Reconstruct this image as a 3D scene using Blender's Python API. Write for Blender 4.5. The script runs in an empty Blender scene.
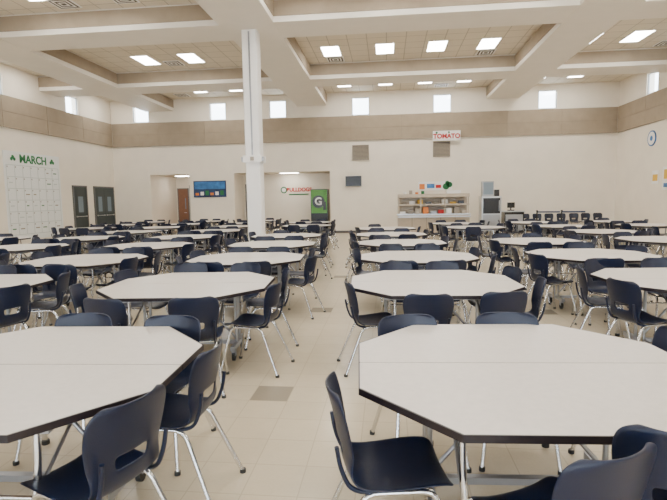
import bpy, math, random
from mathutils import Matrix, Vector
random.seed(7)
D=23.4; XL=-13.55; XR=10.2; YB=-7.0; HC=6.56; HB=6.0
scene=bpy.context.scene
col=scene.collection

# ---------------------------------------------------------------- materials
def mat(name,c,rough=.5,metal=0,emit=None,es=0,noise=0,nscale=8,bump=0,bscale=40):
    m=bpy.data.materials.new(name); m.use_nodes=True
    nt=m.node_tree; b=nt.nodes['Principled BSDF']
    b.inputs['Base Color'].default_value=(*c,1); b.inputs['Roughness'].default_value=rough
    b.inputs['Metallic'].default_value=metal
    if emit: b.inputs['Emission Color'].default_value=(*emit,1); b.inputs['Emission Strength'].default_value=es
    tc=nt.nodes.new('ShaderNodeTexCoord')
    if noise:
        n=nt.nodes.new('ShaderNodeTexNoise'); n.inputs['Scale'].default_value=nscale; n.inputs['Detail'].default_value=4
        nt.links.new(tc.outputs['Object'],n.inputs['Vector'])
        r=nt.nodes.new('ShaderNodeValToRGB')
        r.color_ramp.elements[0].position=.3; r.color_ramp.elements[1].position=.7
        r.color_ramp.elements[0].color=(*[x*(1-noise) for x in c],1)
        r.color_ramp.elements[1].color=(*[min(1,x*(1+noise)) for x in c],1)
        nt.links.new(n.outputs['Fac'],r.inputs['Fac']); nt.links.new(r.outputs['Color'],b.inputs['Base Color'])
    if bump:
        n2=nt.nodes.new('ShaderNodeTexNoise'); n2.inputs['Scale'].default_value=bscale
        nt.links.new(tc.outputs['Object'],n2.inputs['Vector'])
        bp=nt.nodes.new('ShaderNodeBump'); bp.inputs['Strength'].default_value=bump; bp.inputs['Distance'].default_value=.01
        nt.links.new(n2.outputs['Fac'],bp.inputs['Height']); nt.links.new(bp.outputs['Normal'],b.inputs['Normal'])
    return m
M_wall=mat('painted_block_wall',(.84,.77,.66),.6,noise=.03,nscale=1.5)
M_beam=mat('beam_paint',(.80,.75,.67),.6,noise=.02,nscale=2)
M_tan=mat('acoustic_panel_tan',(.34,.275,.20),.9,noise=.06,nscale=3)
M_seam=mat('panel_seam',(.25,.21,.16),.9)
M_base=mat('rubber_base',(.10,.09,.09),.5)
M_lam=mat('table_laminate',(.60,.56,.52),.28,noise=.04,nscale=30)
M_edge=mat('table_edge_band',(.014,.009,.012),.45)
M_under=mat('table_underside',(.20,.14,.10),.7,noise=.1)
M_chrome=mat('chrome_tube',(.72,.73,.75),.22,1)
M_steel=mat('grey_steel',(.36,.37,.39),.35,.8)
M_navy=mat('navy_polypropylene',(.002,.0075,.031),.40,bump=.12,bscale=250)
M_rub=mat('black_rubber',(.02,.02,.02),.6)
M_lite=mat('troffer_lens',(1,1,1),.5,emit=(1,.95,.87),es=25)
M_white=mat('white_paint',(.87,.86,.84),.5,noise=.01)
M_frame=mat('dark_window_frame',(.12,.12,.12),.4)
M_wfr=mat('light_window_frame',(.45,.46,.46),.4)
M_door=mat('dark_door_paint',(.025,.04,.045),.4,noise=.05)
M_doorw=mat('wood_door',(.50,.22,.08),.5,noise=.15,nscale=5)
M_brn=mat('brown_door',(.20,.09,.05),.5,noise=.1)
M_black=mat('black_plastic',(.010,.010,.012),.25)
M_vent=mat('vent_grey',(.28,.24,.19),.5)
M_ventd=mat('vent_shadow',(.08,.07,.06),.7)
M_green=mat('green_ink',(.01,.16,.05),.5)
M_lime=mat('machine_green',(.08,.27,.04),.35,noise=.1)
M_red=mat('red_ink',(.50,.01,.01),.5)
M_yel=mat('yellow_ink',(.70,.42,.04),.5)
M_paper=mat('banner_paper',(.80,.82,.80),.7,noise=.02)
M_line=mat('grid_line_grey',(.56,.60,.58),.7)
M_blue=mat('poster_blue',(.03,.16,.42),.5,noise=.4,nscale=4)
M_dkb=mat('poster_navy',(.01,.03,.10),.5,noise=.4,nscale=4)
M_bei=mat('counter_beige',(.52,.44,.34),.4,noise=.03)
M_ss=mat('stainless',(.55,.56,.57),.3,.9)
M_org=mat('poster_orange',(.7,.2,.03),.5)
M_screen=mat('screen_grey',(.2,.26,.31),.2)
M_glass=bpy.data.materials.new('window_glass'); M_glass.use_nodes=True
nt=M_glass.node_tree; nt.nodes.clear()
o=nt.nodes.new('ShaderNodeOutputMaterial'); mx=nt.nodes.new('ShaderNodeMixShader'); t=nt.nodes.new('ShaderNodeBsdfTransparent'); g=nt.nodes.new('ShaderNodeBsdfGlossy')
g.inputs['Roughness'].default_value=.05; mx.inputs[0].default_value=.06
nt.links.new(t.outputs[0],mx.inputs[1]); nt.links.new(g.outputs[0],mx.inputs[2]); nt.links.new(mx.outputs[0],o.inputs[0])

def tile_mat(name,size,base,line,lw,var,rough,accent=None,ox=0,oy=0,blot=0):
    m=bpy.data.materials.new(name); m.use_nodes=True; nt=m.node_tree; L=nt.links; b=nt.nodes['Principled BSDF']
    geo=nt.nodes.new('ShaderNodeNewGeometry'); sp=nt.nodes.new('ShaderNodeSeparateXYZ'); L.new(geo.outputs['Position'],sp.inputs[0])
    def mth(op,a,bb=None):
        n=nt.nodes.new('ShaderNodeMath'); n.operation=op
        for i,v in enumerate((a,bb)):
            if v is None: continue
            if isinstance(v,(int,float)): n.inputs[i].default_value=v
            else: L.new(v,n.inputs[i])
        return n.outputs[0]
    u=mth('DIVIDE',mth('SUBTRACT',sp.outputs[0],ox),size); v=mth('DIVIDE',mth('SUBTRACT',sp.outputs[1],oy),size)
    iu=mth('FLOOR',u); iv=mth('FLOOR',v); fu=mth('SUBTRACT',u,iu); fv=mth('SUBTRACT',v,iv)
    du=mth('ABSOLUTE',mth('SUBTRACT',fu,.5)); dv=mth('ABSOLUTE',mth('SUBTRACT',fv,.5))
    isl=mth('GREATER_THAN',mth('MAXIMUM',du,dv),.5-lw)
    cb=nt.nodes.new('ShaderNodeCombineXYZ'); L.new(iu,cb.inputs[0]); L.new(iv,cb.inputs[1])
    wn=nt.nodes.new('ShaderNodeTexWhiteNoise'); L.new(cb.outputs[0],wn.inputs['Vector'])
    def mix(f,c1,c2):
        n=nt.nodes.new('ShaderNodeMix'); n.data_type='RGBA'
        if isinstance(f,float): n.inputs[0].default_value=f
        else: L.new(f,n.inputs[0])
        for i,c in ((6,c1),(7,c2)):
            if isinstance(c,tuple): n.inputs[i].default_value=(*c,1)
            else: L.new(c,n.inputs[i])
        return n.outputs[2]
    c=mix(wn.outputs['Value'],tuple(x*(1-var) for x in base),tuple(min(1,x*(1+var)) for x in base))
    if blot:
        for sc,am in ((9,blot),(60,blot)):
            nz=nt.nodes.new('ShaderNodeTexNoise'); nz.inputs['Scale'].default_value=sc; nz.inputs['Detail'].default_value=5
            L.new(geo.outputs['Position'],nz.inputs['Vector'])
            c=mix(mth('MULTIPLY',nz.outputs['Fac'],am),c,tuple(x*.5 for x in base))
    if accent:
        a1=mth('LESS_THAN',mth('FLOORED_MODULO',iu,10),.5) ; a2=mth('LESS_THAN',mth('FLOORED_MODULO',iv,10),.5)
        c=mix(mth('MULTIPLY',a1,a2),c,accent)
    c=mix(isl,c,line)
    L.new(c,b.inputs['Base Color']); b.inputs['Roughness'].default_value=rough
    return m
M_floor=tile_mat('vinyl_tile_floor',.305,(.60,.515,.375),(.43,.37,.27),.010,.03,.20,accent=(.27,.23,.17),ox=-1.09,oy=3.63,blot=.22)
M_ceil=tile_mat('ceiling_tiles',.61,(.72,.65,.53),(.44,.39,.31),.020,.02,.8)

# ---------------------------------------------------------------- mesh builder
class B:
    def __init__(s): s.v=[]; s.f=[]; s.m=[]; s.mats=[]; s.sm=[]
    def mi(s,m):
        if m not in s.mats: s.mats.append(m)
        return s.mats.index(m)
    def add(s,vs,fs,m,smooth=False):
        o=len(s.v); s.v+= [tuple(v) for v in vs]; i=s.mi(m)
        for f in fs: s.f.append([o+k for k in f]); s.m.append(i); s.sm.append(smooth)
    def box(s,x0,x1,y0,y1,z0,z1,m):
        vs=[(x,y,z) for z in (z0,z1) for y in (y0,y1) for x in (x0,x1)]
        s.add(vs,[(0,2,3,1),(4,5,7,6),(0,1,5,4),(2,6,7,3),(0,4,6,2),(1,3,7,5)],m)
    def prism(s,poly,z0,z1,mt,ms,mb):
        n=len(poly)
        s.add([(x,y,z1) for x,y in poly],[tuple(range(n))],mt)
        s.add([(x,y,z0) for x,y in poly],[tuple(range(n))[::-1]],mb)
        s.add([(x,y,z0) for x,y in poly]+[(x,y,z1) for x,y in poly],[(i,(i+1)%n,n+(i+1)%n,n+i) for i in range(n)],ms)
    def tube(s,pts,r,m,seg=8,cap=True):
        P=[Vector(p) for p in pts]; rings=[]; 
        up=None
        for i,p in enumerate(P):
            d=(P[min(i+1,len(P)-1)]-P[max(i-1,0)]).normalized()
            if up is None: up=Vector((0,0,1)) if abs(d.z)<.9 else Vector((0,1,0))
            a=d.cross(up).normalized(); b=a.cross(d).normalized(); up=b
            rings.append([p+a*r*math.cos(k*2*math.pi/seg)+b*r*math.sin(k*2*math.pi/seg) for k in range(seg)])
        vs=[q for R in rings for q in R]; fs=[]
        for i in range(len(P)-1):
            for k in range(seg):
                fs.append((i*seg+k,i*seg+(k+1)%seg,(i+1)*seg+(k+1)%seg,(i+1)*seg+k))
        s.add(vs,fs,m,True)
        if cap:
            s.add(rings[0],[tuple(range(seg))],m); s.add(rings[-1],[tuple(range(seg))[::-1]],m)
    def cyl(s,c,r,axis,h,m,seg=16,r2=None):
        c=Vector(c); a=Vector(axis).normalized()*h/2
        s.tube([c-a,c+a],r,m,seg)
    def mesh(s,name):
        me=bpy.data.meshes.new(name); me.from_pydata(s.v,[],s.f)
        for m in s.mats: me.materials.append(m)
        me.polygons.foreach_set('material_index',s.m); me.polygons.foreach_set('use_smooth',s.sm); me.update()
        return me
    def obj(s,name,loc=(0,0,0),rz=0,parent=None):
        ob=bpy.data.objects.new(name,s.mesh(name)); col.objects.link(ob); ob.location=loc; ob.rotation_euler[2]=rz
        if parent: ob.parent=parent
        return ob
def fillet(pts,r,n=4):
    P=[Vector(p) for p in pts]; out=[P[0]]
    for i in range(1,len(P)-1):
        a=(P[i-1]-P[i]); b=(P[i+1]-P[i]); rr=min(r,a.length*.45,b.length*.45)
        A=P[i]+a.normalized()*rr; C=P[i]+b.normalized()*rr
        for k in range(n+1):
            t=k/n; out.append(A*(1-t)**2+P[i]*2*t*(1-t)+C*t*t)
    out.append(P[-1]); return out

# ---------------------------------------------------------------- room shell
b=B(); b.box(XL-.3,XR+.3,YB-.3,D+3.3,-.2,0,M_floor); b.obj('floor')
b=B(); b.box(XL-.3,XR+.3,YB-.3,D+.3,HC,HC+.2,M_ceil); b.obj('ceiling')
def wall(name,axis,pos,thick,a0,a1,z0,z1,holes):
    A=sorted({a0,a1,*[h[0] for h in holes],*[h[1] for h in holes]}); Z=sorted({z0,z1,*[h[2] for h in holes],*[h[3] for h in holes]})
    b=B()
    for i in range(len(A)-1):
        j=0
        while j<len(Z)-1:
            ca=(A[i]+A[i+1])/2
            def solid(j):
                cz=(Z[j]+Z[j+1])/2
                return not any(h[0]<ca<h[1] and h[2]<cz<h[3] for h in holes)
            if not solid(j): j+=1; continue
            k=j
            while k+1<len(Z)-1 and solid(k+1): k+=1
            lo,hi=min(pos,pos+thick),max(pos,pos+thick)
            if axis=='x': b.box(A[i],A[i+1],lo,hi,Z[j],Z[k+1],M_wall)
            else: b.box(lo,hi,A[i],A[i+1],Z[j],Z[k+1],M_wall)
            j=k+1
    return b.obj(name)
WZ0,WZ1=5.50,6.30
fw=[-12.0,-8.1,-5.15,-1.21,2.53,7.17]
lw_=[16.1,20.4,11.9,7.6,3.3]; rw_=[20.7,16.6,12.5,8.4,4.3]
wall('wall_far','x',D,.3,XL,XR,0,HC,[(x-.4,x+.4,WZ0,WZ1) for x in fw]+[(-11.67,-9.66,0,2.95),(-7.4,-2.7,0,2.95)])
wall('wall_left','y',XL,-.3,YB,D,0,HC,[(y-.42,y+.42,WZ0-.1,WZ1-.1) for y in lw_])
wall('wall_right','y',XR,.3,YB,D,0,HC,[(y-.42,y+.42,WZ0,WZ1) for y in rw_])
bw=[(-11,-7),(-6,-2),(-1,3),(4,8)]
wall('wall_back','x',YB,-.3,XL,XR,0,HC,[(a,c,.9,4.0) for a,c in bw])
b=B()
b.box(-12.0,-9.3,D+3.0,D+3.2,0,3.05,M_wall); b.obj('wall_corridor')
b=B(); b.box(-7.4,-2.7,D+1.6,D+1.75,0,2.95,M_wall); b.box(-2.7,-2.55,D+.3,D+1.75,0,2.95,M_wall); b.box(-7.55,-7.4,D+.3,D+1.75,0,2.95,M_wall)
b.box(-7.55,-2.55,D+.3,D+1.75,2.95,3.05,M_ceil); b.obj('wall_alcove')
b=B(); b.box(-9.66,-9.5,D+.3,D+3,0,2.95,M_wall); b.box(-11.83,-11.67,D+.3,D+3,0,2.95,M_wall); b.box(-11.83,-9.5,D+.3,D+3,2.95,3.05,M_ceil); b.obj('wall_passage')
b=B(); b.box(-5.3,-4.4,D+.8,D+1.1,2.93,2.948,M_lite); b.obj('alcove_light')
b=B(); b.box(-11,-10.4,D+1.4,D+1.8,2.93,2.948,M_lite); b.obj('passage_light')

wn=0
def window(axis,pos,c,half,z0,z1,mull=0,dirn=1):
    global wn; wn+=1
    b=B(); p0,p1=sorted((pos+.05*dirn,pos+.10*dirn)); f=.03
    def bx(a0,a1,zz0,zz1,m,q0=p0,q1=p1):
        if axis=='x': b.box(a0,a1,q0,q1,zz0,zz1,m)
        else: b.box(q0,q1,a0,a1,zz0,zz1,m)
    bx(c-half,c+half,z0,z0+f,M_wfr); bx(c-half,c+half,z1-f,z1,M_wfr)
    bx(c-half,c-half+f,z0+f,z1-f,M_wfr); bx(c+half-f,c+half,z0+f,z1-f,M_wfr)
    for k in range(mull):
        x=c-half+2*half*(k+1)/(mull+1); bx(x-.03,x+.03,z0+f,z1-f,M_wfr)
    bx(c-half+f,c+half-f,z0+f,z1-f,M_glass,(p0+p1)/2-.004,(p0+p1)/2+.004)
    b.obj('window_%d'%wn)
for x in fw: window('x',D,x,.4,WZ0,WZ1)
for y in lw_: window('y',XL,y,.42,WZ0-.1,WZ1-.1,dirn=-1)
for y in rw_: window('y',XR,y,.42,WZ0,WZ1)
for a,c in bw: window('x',YB,(a+c)/2,(c-a)/2,.9,4.0,mull=3,dirn=-1)

def band(name,axis,pos,dirn,a0,a1):
    b=B(); z0,z1=4.34,5.46; n=max(1,round((a1-a0)/2.4)); s=(a1-a0)/n
    q0,q1=sorted((pos,pos+.06*dirn)); r0,r1=sorted((pos,pos+.045*dirn))
    if axis=='x': b.box(a0,a1,r0,r1,z0,z1,M_seam)
    else: b.box(r0,r1,a0,a1,z0,z1,M_seam)
    for i in range(n):
        for (u,v) in ((z0,(z0+z1)/2-.006),((z0+z1)/2+.006,z1)):
            x0,x1=a0+i*s+.006,a0+(i+1)*s-.006
            if axis=='x': b.box(x0,x1,q0,q1,u,v,M_tan)
            else: b.box(q0,q1,x0,x1,u,v,M_tan)
    b.obj(name)
band('trim_1','x',D,-1,XL+.06,XR-.06); band('trim_2','y',XL,1,YB,D-.06); band('trim_3','y',XR,-1,YB,D-.06)
for nm,bx in (('baseboard_left',(XL,XL+.015,YB,D)),('baseboard_right',(XR-.015,XR,YB,D))):
    b=B(); b.box(*bx,0,.1,M_base); b.obj(nm)
b=B()
for a,c in ((XL,-11.67),(-9.66,-7.4),(-2.7,XR)): b.box(a+.016,c-.016,D-.015,D,0,.1,M_base)
b.obj('baseboard_far')

# beams
LONG=[(-11.7,-10.3),(-4.2,-2.8),(4.5,5.9)]
LAT=[(-5.5,-4.3),(.6,1.8),(6.6,7.8),(12.5,13.7),(18.4,19.6)]
for x0,x1 in LONG:
    b=B(); b.box(x0,x1,YB,D,HB-.004,HC,M_beam)
    b.box(x0-.02,x0,YB,D,HB+.14,HC-.04,M_tan); b.box(x1,x1+.02,YB,D,HB+.14,HC-.04,M_tan); b.obj('ceiling_beam_longitudinal')
for y0,y1 in LAT:
    b=B(); b.box(XL,XR,y0,y1,HB,HC,M_beam)
    b.box(XL,XR,y0-.02,y0,HB+.14,HC-.04,M_tan); b.box(XL,XR,y1,y1+.02,HB+.14,HC-.04,M_tan); b.obj('ceiling_beam_transverse')
def troffer_mesh():
    b=B(); b.box(-.29,.29,-.54,.54,-.012,0,M_lite)
    for a in ((-.31,-.29,-.56,.56),(.29,.31,-.56,.56),(-.29,.29,-.56,-.54),(-.29,.29,.54,.56)): b.box(*a,-.02,0,M_white)
    return b.mesh('ceiling_troffer_light')
tm=troffer_mesh()
for y in (-2.4,3.0,5.2,9.3,11.2,17.0,21.7):
    for x in (-12.5,-8.4,-6.75,-1.85,-.05,1.65,3.3,6.35,7.85):
        ob=bpy.data.objects.new('ceiling_troffer_light',tm); col.objects.link(ob); ob.location=(x,y,HC)
b=B(); b.box(-.3,.3,-.3,.3,-.02,0,M_white)
for k in range(5): 
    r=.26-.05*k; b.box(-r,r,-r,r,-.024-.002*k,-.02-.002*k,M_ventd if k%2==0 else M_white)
dm=b.mesh('ceiling_air_diffuser')
for x,y in ((-7.6,17.5),(-1.8,17.95),(3.4,17.95),(-8,12),(-6.4,11.9),(9.2,17.9),(2.4,22.7),(-9.5,22.6)):
    ob=bpy.data.objects.new('ceiling_air_diffuser',dm); col.objects.link(ob); ob.location=(x,y,HC)

# column
b=B(); w=.20; c=.03
oc=[(-w+c,-w),(w-c,-w),(w,-w+c),(w,w-c),(w-c,w),(-w+c,w),(-w,w-c),(-w,-w+c)]
b.prism(oc,0,HB-.004,M_white,M_white,M_white)
b.prism([(x*1.06,y*1.06) for x,y in oc],0,.12,M_base,M_base,M_base)
b.box(-.25,.25,-.25,-.19,2.60,2.78,M_white); b.box(-.25,-.19,-.19,.25,2.60,2.78,M_white); b.box(.19,.25,-.19,.25,2.60,2.78,M_white)
b.box(-.30,-.25,-.22,-.10,2.62,2.74,M_steel); b.box(.25,.30,-.22,-.10,2.62,2.74,M_steel); b.box(-.05,.05,-.27,-.25,2.64,2.74,M_vent)
b.box(-.02,.02,-.215,-.195,2.78,HB-.05,M_steel)
b.obj('support_column',(-3.55,13.1,0))

# ---------------------------------------------------------------- chair
def chair_mesh():
    pr=[(.222,.418,.150),(.212,.440,.185),(.17,.452,.200),(.08,.448,.205),(-.03,.438,.203),(-.11,.438,.195),(-.165,.455,.182),(-.197,.50,.172),(-.212,.56,.176),(-.222,.62,.190),(-.236,.70,.202),(-.252,.765,.198),(-.262,.80,.176),(-.266,.815,.13)]
    def cr(t):
        n=len(pr)-1; x=t*n; i=min(int(x),n-1); f=x-i
        p0,p1,p2,p3=[pr[max(0,min(n,i+k))] for k in (-1,0,1,2)]
        return [.5*((2*p1[k])+(-p0[k]+p2[k])*f+(2*p0[k]-5*p1[k]+4*p2[k]-p3[k])*f*f+(-p0[k]+3*p1[k]-3*p2[k]+p3[k])*f**3) for k in range(3)]
    NR,NC=30,14; vs=[]; fs=[]
    rows=[]
    for i in range(NR+1):
        y,z,hw=cr(i/NR); rows.append((y,z,hw))
        bk=min(1,max(0,(z-.45)/.12)) if y<-.1 else 0
        for j in range(NC+1):
            u=-1+2*j/NC
            yy=y+bk*.045*u*u; zz=z+(1-bk)*(.016*abs(u)**3-.010*(1-u*u))
            vs.append((u*hw,yy,zz))
    for i in range(NR):
        zc=(rows[i][1]+rows[i+1][1])/2; yc=rows[i][0]
        for j in range(NC):
            u=-1+2*(j+.5)/NC
            if yc<-.17 and .535<zc<.61 and abs(u)<.48: continue
            a=i*(NC+1)+j; fs.append((a,a+1,a+NC+2,a+NC+1))
    me=bpy.data.meshes.new('shell_tmp'); me.from_pydata(vs,[],fs); me.update()
    ob=bpy.data.objects.new('shell_tmp',me); col.objects.link(ob)
    s=ob.modifiers.new('s','SOLIDIFY'); s.thickness=.009; s.offset=0
    ss=ob.modifiers.new('ss','SUBSURF'); ss.levels=1
    dg=bpy.context.evaluated_depsgraph_get(); m2=bpy.data.meshes.new_from_object(ob.evaluated_get(dg))
    V=[tuple(v.co) for v in m2.vertices]; F=[tuple(p.vertices) for p in m2.polygons]
    bpy.data.objects.remove(ob)
    b=B(); b.add(V,F,M_navy,True)
    r=.0125
    for sx in (-1,1):
        b.tube(fillet([(sx*.215,.245,.012),(sx*.165,.15,.425),(sx*.150,-.13,.418),(sx*.215,-.30,.012)],.06,5),r,M_chrome,8)
        b.tube(fillet([(sx*.150,-.10,.420),(sx*.150,-.185,.44),(sx*.155,-.222,.53),(sx*.16,-.236,.62)],.04,4),.010,M_navy,6)
        for y in (.247,-.302): b.cyl((sx*.2155,y,.011),.018,(0,0,1),.022,M_rub,10)
    b.tube([(-.165,.13,.425),(.165,.13,.425)],.010,M_chrome,8)
    b.tube([(-.152,-.11,.418),(.152,-.11,.418)],.010,M_chrome,8)
    return b.mesh('stacking_chair')
CH=chair_mesh()

# ---------------------------------------------------------------- table
W,DP,HT=1.61,1.52,.745
def table_mesh():
    b=B(); hx,hy=W/2,DP/2; cx,sy=.36,.34; g=.003
    for s in (-1,1):
        poly=[(-hx,s*g),(-hx,s*sy),(-hx+cx,s*hy),(hx-cx,s*hy),(hx,s*sy),(hx,s*g)]
        area=sum(poly[i][0]*poly[(i+1)%6][1]-poly[(i+1)%6][0]*poly[i][1] for i in range(6))
        if area<0: poly=poly[::-1]
        b.prism(poly,HT-.030,HT-.001,M_edge,M_edge,M_under)
        inn=[(x-math.copysign(.006,x),y-(math.copysign(.006,y) if abs(y)>.01 else 0)) for x,y in poly]
        b.prism(inn,HT-.001,HT,M_lam,M_lam,M_lam)
        b.box(-.50,.50,s*.60-.015,s*.60+.015,HT-.065,HT-.030,M_steel)
        b.box(-.56,.56,s*.10-.015,s*.10+.015,HT-.065,HT-.030,M_steel)
        for sx in (-1,1):
            b.box(sx*.48-.015,sx*.48+.015,min(s*.10,s*.60),max(s*.10,s*.60),HT-.065,HT-.030,M_steel)
            b.tube(fillet([(sx*.40,s*.54,HT-.05),(sx*.40,s*.55,.5),(sx*.36,s*.60,.02)],.06),.015,M_chrome,8)
            b.cyl((sx*.36,s*.60,.014),.024,(0,0,1),.028,M_rub,10)
            b.tube([(sx*.40,s*.54,.42),(sx*.38,s*.12,HT-.06)],.009,M_steel,6)
        b.tube([(-.40,s*.56,.38),(.40,s*.56,.38)],.010,M_chrome,8)
    for sx in (-1,1):
        for s in (-1,1):
            b.tube([(sx*.46,s*.07,HT-.05),(sx*.46,s*.07,.13)],.016,M_steel,8)
            b.cyl((sx*.46,s*.20,.045),.045,(1,0,0),.028,M_rub,16)
            b.box(sx*.46-.02,sx*.46+.02,s*.20-.02,s*.20+.02,.05,.125,M_steel)
        b.box(sx*.46-.022,sx*.46+.022,-.26,.26,.11,.15,M_steel)
    b.box(-.46,.46,-.02,.02,.115,.15,M_steel)
    b.tube([(-.46,0,.15),(0,0,HT-.06)],.012,M_steel,8); b.tube([(.46,0,.15),(0,0,HT-.06)],.012,M_steel,8)
    return b.mesh('octagonal_folding_table')
TB=table_mesh()

GA=math.radians(4.1)
def g2w(x,y): return (x*math.cos(GA)-y*math.sin(GA), x*math.sin(GA)+y*math.cos(GA))
def put(me,name,gx,gy,rot):
    X,Y=g2w(gx,gy); ob=bpy.data.objects.new(name,me); col.objects.link(ob); ob.location=(X,Y,0); ob.rotation_euler[2]=rot+GA; return ob
def face(fx,fy): return math.atan2(-fx,fy)
def chair(tx,ty,rx,ry,fx,fy,j=0):
    x=tx+rx+random.uniform(-j,j); y=ty+ry+random.uniform(-j,j); rr=face(fx,fy)+random.uniform(-j,j)*3
    X,Y=g2w(x,y)
    if abs(X+3.55)<.65 and abs(Y-13.1)<.65: return
    if Y>19.6 and .0<X<6.9: return
    if Y>18.9 and 5.3<X<8.4: return
    if X<XL+.5 or X>XR-.5: return
    put(CH,'stacking_chair',x,y,rr)
STD=[(.70,.38,-1,-.25),(.68,-.40,-1,.28),(-.70,.38,1,-.25),(-.68,-.40,1,.28),(.27,.79,-.15,-1),(-.27,.79,.15,-1),(.27,-.79,-.15,1),(-.27,-.79,.15,1)]
def inview(X,Y,m=1.6):
    a=math.radians(6.3); d=Y*math.cos(a)-X*math.sin(a); l=X*math.cos(a)+Y*math.sin(a)
    return d>0 and abs(l)<.70*d+m
cols=[-1.62+2.46*k for k in range(-5,6)]
for r in range(9):
    gy=2.43+2.30*r + {0:-.04,1:.13}.get(r,0)
    for ci,c in enumerate(cols):
        k=ci-5
        gx=c+(.0 if r<2 else .10)
        X,Y=g2w(gx,gy)
        if X<XL+1.35 or X>XR-1.4 or Y>D-1.6: continue
        if not inview(X,Y): continue
        if abs(X+3.55)<1.15 and abs(Y-13.1)<1.1: continue
        if Y>18.4 and -.6<X<8.2: continue
        if r>=4 and (r*7+ci*5)%9==0: continue
        tx=gx+random.uniform(-.05,.05)*(r>1); ty=gy+random.uniform(-.05,.05)*(r>1)
        if r==0 and k==0: tx-=.05
        if r==0 and k==1: tx-=.01
        if r==1 and k==0: tx-=.02
        if r==1 and k==1: tx-=.05
        put(TB,'octagonal_folding_table',tx,ty,random.uniform(-.03,.03)*(r>0) + (-.014 if r==0 else 0))
        if r==0 and k==1:
            for q in [(-.68,-.42,1,.10),(-.15,-.78,-.38,.93),(.29,-.64,.30,1),(-.44,.50,.2,-1),(.14,.54,-.1,-1),(.74,.3,-1,0)]:
                chair(tx,ty,*q)
            continue
        if r==0 and k==0:
            for q in [(.60,-.50,-1,.42),(.70,.10,-1,.10),(.46,.52,-.1,-1),(-.16,.60,0,-1),(-.38,-.72,.1,1)]: chair(tx,ty,*q)
            continue
        if r==1 and k==1:
            for q in [(-.60,-.38,1,.18),(-.18,-.80,.05,1),(.40,-.72,-.15,1),(.72,-.30,-1,.2),(.72,.38,-1,-.2),(-.25,.78,.1,-1),(.28,.78,0,-1)]: chair(tx,ty,*q)
            continue
        for q in STD:
            if random.random()<(.06 if r<4 else .18): continue
            f=1+random.choice([-.04,0,0,.04,.1])
            chair(tx,ty,q[0]*f,q[1]*f,q[2],q[3],.035)
for k in range(8):
    ob=bpy.data.objects.new('stacking_chair',CH); col.objects.link(ob); ob.location=(5.7+.52*k,D-.55,0); ob.rotation_euler[2]=math.pi+random.uniform(-.1,.1)

# ---------------------------------------------------------------- wall fittings
def text(name,s,size,loc,rot,m,parent=None,ext=.004,off=.016):
    cu=bpy.data.curves.new(name,'FONT'); cu.body=s; cu.size=size; cu.extrude=ext; cu.align_x='CENTER'; cu.align_y='CENTER'; cu.offset=off*size
    ob=bpy.data.objects.new(name,cu); col.objects.link(ob)
    dg=bpy.context.evaluated_depsgraph_get(); me=bpy.data.meshes.new_from_object(ob.evaluated_get(dg)); bpy.data.objects.remove(ob)
    me.materials.clear(); me.materials.append(m)
    o2=bpy.data.objects.new(name,me); col.objects.link(o2); o2.rotation_euler=rot; o2.location=loc
    if parent: o2.parent=parent
    return o2
FR=(math.pi/2,0,0); LR=(math.pi/2,0,math.pi/2)
def empty(name,loc):
    e=bpy.data.objects.new(name,None); col.objects.link(e); e.location=loc; e.empty_display_size=.1; return e
e=empty('march_calendar_banner',(XL+.01,17.75,1.92))
b=B(); b.box(-.01,.01,-1.5,1.5,-1.65,1.6,M_paper)
for k in range(8): y=-1.4+2.8*k/7; b.box(.01,.014,y-.012,y+.012,-1.45,1.1,M_line)
for k in range(7): z=-1.45+2.55*k/6; b.box(.01,.014,-1.4,1.4,z-.012,z+.012,M_line)
rs=random.Random(3)
for k in range(7):
    for q in range(6):
        y=-1.4+2.8*(k+.5)/7; z=-1.45+2.55*(q+.5)/6
        if rs.random()<.5: b.box(.01,.013,y-.12,y+rs.uniform(0,.12),z-.02,z+.02,rs.choice([M_line,M_line,M_green,M_vent]))
        b.box(.01,.013,y-.17,y-.13,z+.12,z+.17,M_vent)
b.obj('sheet',parent=e)
text('lettering','MARCH',.42,(.016,0,1.34),LR,M_green,e,off=.03)
b=B()
for y in (-1.05,1.05):
    for dx,dz in ((-.07,0),(.07,0),(0,.08)):
        b.cyl((.016,y+dx,1.32+dz),.065,(1,0,0),.006,M_green,12)
b.obj('shamrocks',parent=e)
def dbl_door(name,y0,y1,z1):
    b=B(); x=XL+.002
    b.box(x,x+.06,y0,y0+.06,0,z1,M_frame); b.box(x,x+.06,y1-.06,y1,0,z1,M_frame); b.box(x,x+.06,y0,y1,z1-.06,z1,M_frame)
    n=1 if y1-y0<1.2 else 2; w=(y1-y0-.12)/n
    for i in range(n):
        a=y0+.06+i*w; b.box(x,x+.04,a+.005,a+w-.005,.01,z1-.06,M_door)
        b.box(x+.04,x+.045,a+w*.3,a+w*.7,1.2,1.9,M_screen)
        b.tube([(x+.09,a+.1,1.02),(x+.09,a+w-.1,1.02)],.015,M_ss,8); b.box(x+.04,x+.09,a+.08,a+.12,.99,1.05,M_ss); b.box(x+.04,x+.09,a+w-.12,a+w-.08,.99,1.05,M_ss)
    b.obj(name)
dbl_door('door_1',20.0,21.0,2.38); dbl_door('door_2',21.55,23.2,2.38)
def fdoor(name,x0,x1,y,z1,m):
    b=B(); b.box(x0,x0+.05,y-.05,y,0,z1,M_frame); b.box(x1-.05,x1,y-.05,y,0,z1,M_frame); b.box(x0,x1,y-.05,y,z1-.05,z1,M_frame)
    b.box(x0+.05,x1-.05,y-.035,y,.01,z1-.05,m); b.box((x0+x1)/2+.1,x1-.18,y-.04,y-.035,1.2,1.8,M_screen)
    b.tube([(x1-.15,y-.035,1.0),(x1-.15,y-.09,1.0),(x1-.27,y-.09,1.0)],.012,M_ss,8); b.obj(name)
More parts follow.
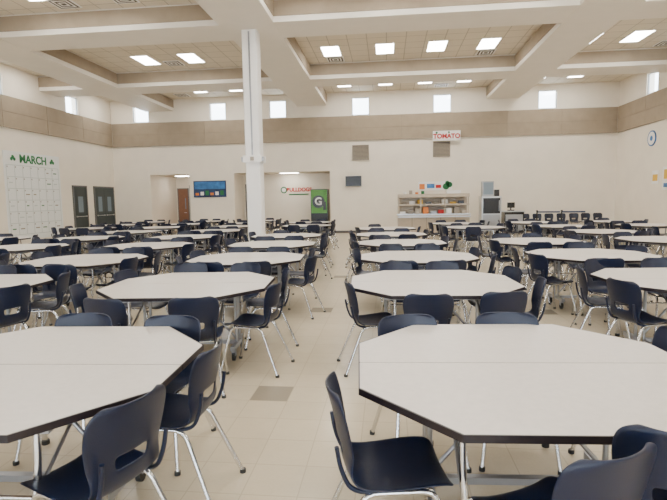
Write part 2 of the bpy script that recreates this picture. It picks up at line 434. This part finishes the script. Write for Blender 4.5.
fdoor('door_3',-11.6,-10.95,D+2.998,2.35,M_brn); fdoor('door_4',-10.9,-9.75,D+2.99,2.5,M_doorw)
fdoor('door_5',-7.3,-6.35,D+1.598,2.45,M_brn)
b=B(); b.box(-9.45,-7.8,D-.03,D-.001,1.8,2.6,M_dkb); b.box(-9.4,-7.85,D-.034,D-.03,2.2,2.55,M_blue)
for k in range(6): b.box(-9.35+.25*k,-9.18+.25*k,D-.036,D-.034,1.9,2.02+.05*(k%3),(M_org,M_white,M_green)[k%3])
b.obj('mural_poster')
e=empty('school_wordmark_sign',(-4.62,D+1.59,2.12))
b=B(); b.cyl((-.66,0,.0),.17,(0,1,0),.015,M_green,20); b.cyl((-.66,-.01,.0),.11,(0,1,0),.015,M_white,20); b.box(-.40,.62,-.008,0,-.26,-.20,M_green); b.obj('emblem',parent=e)
text('lettering','BULLDOGS',.26,(.14,-.01,0),FR,M_red,e,off=.04)
b=B(); b.box(-1.95,-1.2,D-.10,D-.05,2.2,2.68,M_black); b.box(-1.65,-1.5,D-.05,D-.001,2.3,2.5,M_black); b.obj('wall_television')
for x0,x1,z0,z1 in ((-1.62,-.84,3.42,4.12),(2.12,2.90,3.48,4.18)):
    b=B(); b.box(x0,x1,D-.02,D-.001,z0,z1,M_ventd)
    for a in ((x0,x0+.04,z0,z1),(x1-.04,x1,z0,z1),(x0,x1,z0,z0+.04),(x0,x1,z1-.04,z1)): b.box(a[0],a[1],D-.045,D-.02,a[2],a[3],M_vent)
    for k in range(10): z=z0+.05+k*(z1-z0-.1)/10; b.box(x0+.04,x1-.04,D-.04,D-.02,z,z+.045,M_vent)
    b.obj('wall_air_grille')
e=empty('hanging_food_sign',(2.72,D-.14,4.42))
b=B(); b.box(-.62,.62,-.015,.015,-.22,.22,M_white); b.box(-.5,-.47,.015,.078,-.02,.02,M_black); b.box(.47,.5,.015,.078,-.02,.02,M_black); b.obj('board',parent=e)
text('lettering','TOMATO',.28,(0,-.02,-.03),FR,M_red,e,off=.04)
b=B(); b.cyl((-.45,-.02,.14),.05,(0,1,0),.012,M_green,12); b.cyl((0.1,-.02,.15),.045,(0,1,0),.012,M_green,12); b.obj('leaf',parent=e)
b=B(); b.box(1.45,3.0,D-.02,D-.001,1.95,2.35,M_white); b.box(1.5,1.75,D-.024,D-.02,2.0,2.25,M_org); b.box(1.85,2.2,D-.024,D-.02,2.05,2.25,M_blue); b.box(2.25,2.5,D-.024,D-.02,2.05,2.2,M_red)
for dx,dz,r in ((2.72,2.12,.15),(2.88,2.2,.13),(2.78,2.28,.10)): b.cyl((dx,D-.03,dz),r,(0,1,0),.02,M_green,14)
b.obj('produce_banner')
b=B(); x0,x1,y0,y1=-3.66,-2.84,D+.05,D+.85
b.box(x0,x1,y0+.03,y1,.08,2.1,M_black); b.box(x0+.03,x1-.03,y0,y0+.03,.95,2.07,M_lime); b.box(x0+.03,x1-.03,y0,y0+.03,.12,.90,M_black)
b.box(x1-.22,x1-.08,y0-.01,y0,1.1,1.5,M_black); b.box(x0+.12,x1-.3,y0-.008,y0,.3,.5,M_steel)
b.cyl((x0+.38,y0-.002,1.5),.30,(0,1,0),.01,M_black,28)
for sx in (x0+.06,x1-.12):
    for sy_ in (y0+.06,y1-.12): b.box(sx,sx+.06,sy_,sy_+.06,0,.08,M_rub)
vm=b.obj('vending_machine')
text('logo_letter','G',.50,(x0+.38,y0-.012,1.5),FR,M_white,vm,off=.02)
# serving counter
b=B(); x0,x1,y0,y1=.45,3.4,20.8,21.7
b.box(x0,x1,y0+.05,y1-.05,.1,.88,M_bei); b.box(x0+.05,x1-.05,y0+.1,y1-.1,0,.1,M_base); b.box(x0-.03,x1+.03,y0,y1,.88,.93,M_ss)
for k in range(1,5): x=x0+k*(x1-x0)/5; b.box(x-.008,x+.008,y0+.045,y0+.05,.12,.86,M_seam)
b.box(x0,x1,y0-.28,y0,.80,.83,M_ss)
for x in (x0+.04,x0+.95,x0+1.95,x1-.04): b.tube([(x,y0+.15,.93),(x,y0+.15,1.66)],.028,M_bei,8)
for x in (x0+.06,(x0+x1)/2,x1-.06): b.tube([(x,y0,.8),(x,y0-.25,.8)],.012,M_ss,6)
b.box(x0,x1,y0+.08,y1-.1,1.62,1.76,M_bei); b.box(x0,x1,y0+.12,y1-.15,1.28,1.34,M_bei); b.box(x0,x1,y1-.14,y1-.1,.93,1.62,M_bei)
for k in range(9): b.box(x0+.10+.32*k,x0+.32+.32*k,y0+.25,y0+.5,.93,1.03+.06*(k%4),(M_white,M_vent,M_bei,M_org,M_steel,M_red)[k%6])
for k in range(8): b.box(x0+.15+.34*k,x0+.38+.34*k,y0+.3,y0+.5,1.34,1.42+.05*(k%3),(M_vent,M_white,M_yel,M_black)[k%4])
for k,(h,m) in enumerate(((.10,M_white),(.16,M_vent),(.08,M_org),(.13,M_green))): b.cyl((x0+.3+.25*k,y0+.35,1.76+h/2),.07,(0,0,1),h,m,12)
b.box(x1-.9,x1-.35,y0+.2,y0+.6,1.76,1.90,M_white)
b.obj('serving_counter')
b=B(); x0,x1,y0,y1=3.95,4.75,21.2,21.9
b.box(x0,x1,y0,y1,.12,1.62,M_ss); b.box(x0+.05,x1-.05,y0-.02,y0,.2,.85,M_steel); b.box(x0+.05,x1-.05,y0-.02,y0,.9,1.55,M_black)
b.tube([(x1-.1,y0-.05,1.0),(x1-.1,y0-.05,1.45)],.012,M_ss,8)
b.box(x0+.05,x0+.5,y0+.1,y0+.5,1.62,2.25,M_steel); b.box(x0+.08,x0+.47,y0+.09,y0+.1,1.7,2.2,M_screen); b.box(x0+.55,x1-.05,y0+.2,y0+.5,1.62,1.9,M_black)
for a in (x0+.1,x1-.1):
    for c_ in (y0+.1,y1-.1): b.cyl((a,c_,.06),.06,(1,0,0),.03,M_rub,12)
b.obj('food_warming_cabinet')
b=B(); b.box(4.9,5.7,21.3,21.9,.1,.95,M_black); b.box(4.95,5.65,21.28,21.3,.2,.85,M_steel); b.box(4.88,5.72,21.28,21.92,.95,1.0,M_ss); b.box(4.95,5.65,21.35,21.85,0,.1,M_base)
b.box(5.1,5.35,21.5,21.7,1.0,1.04,M_black); b.box(5.2,5.25,21.58,21.62,1.04,1.12,M_black); b.box(5.07,5.38,21.56,21.6,1.12,1.35,M_black); b.obj('checkout_stand')
for x,y in ((6.1,20.9),(7.0,20.7)):
    b=B(); b.cyl((0,0,.015),.17,(0,0,1),.03,M_black,24); b.cyl((0,0,.5),.03,(0,0,1),1.0,M_black,12); b.cyl((0,0,1.0),.04,(0,0,1),.05,M_black,12); b.box(.03,.86,-.006,.006,.92,.98,M_dkb)
    b.obj('queue_stanchion',(x,y,0),math.atan2(-.2,.9))
b=B(); b.cyl((XR-.015,20.5,3.75),.30,(1,0,0),.03,M_blue,28); b.cyl((XR-.032,20.5,3.75),.25,(1,0,0),.006,M_white,28); b.cyl((XR-.036,20.5,3.75),.10,(1,0,0),.004,M_blue,20); b.obj('round_wall_sign')
b=B(); b.box(XR-.02,XR-.001,19.9,20.35,2.0,2.5,M_white); b.box(XR-.024,XR-.02,19.95,20.3,2.1,2.35,M_yel); b.obj('wall_notice')
b=B(); b.box(XR-.03,XR-.001,18.7,19.6,1.75,2.6,M_white); b.box(XR-.034,XR-.03,18.8,19.5,2.15,2.5,M_yel); b.box(XR-.034,XR-.03,18.8,19.5,1.85,2.0,M_blue); b.box(XR-.038,XR-.034,19.0,19.25,2.2,2.4,M_red); b.obj('wall_poster')

# ---------------------------------------------------------------- world, camera
w=bpy.data.worlds.new('World'); scene.world=w; w.use_nodes=True
nt=w.node_tree; bg=nt.nodes['Background']
bg.inputs[0].default_value=(.80,.90,1,1); bg.inputs[1].default_value=12
cam=bpy.data.cameras.new('camera'); co=bpy.data.objects.new('camera',cam); col.objects.link(co)
cam.sensor_width=36; cam.lens=490/667*36; cam.clip_end=200
M=Matrix.Translation((0,0,1.56))@Matrix.Rotation(math.radians(6.3),4,'Z')@Matrix.Rotation(math.radians(90-5.8),4,'X')@Matrix.Rotation(math.radians(-.9),4,'Z')
co.matrix_world=M
scene.camera=co
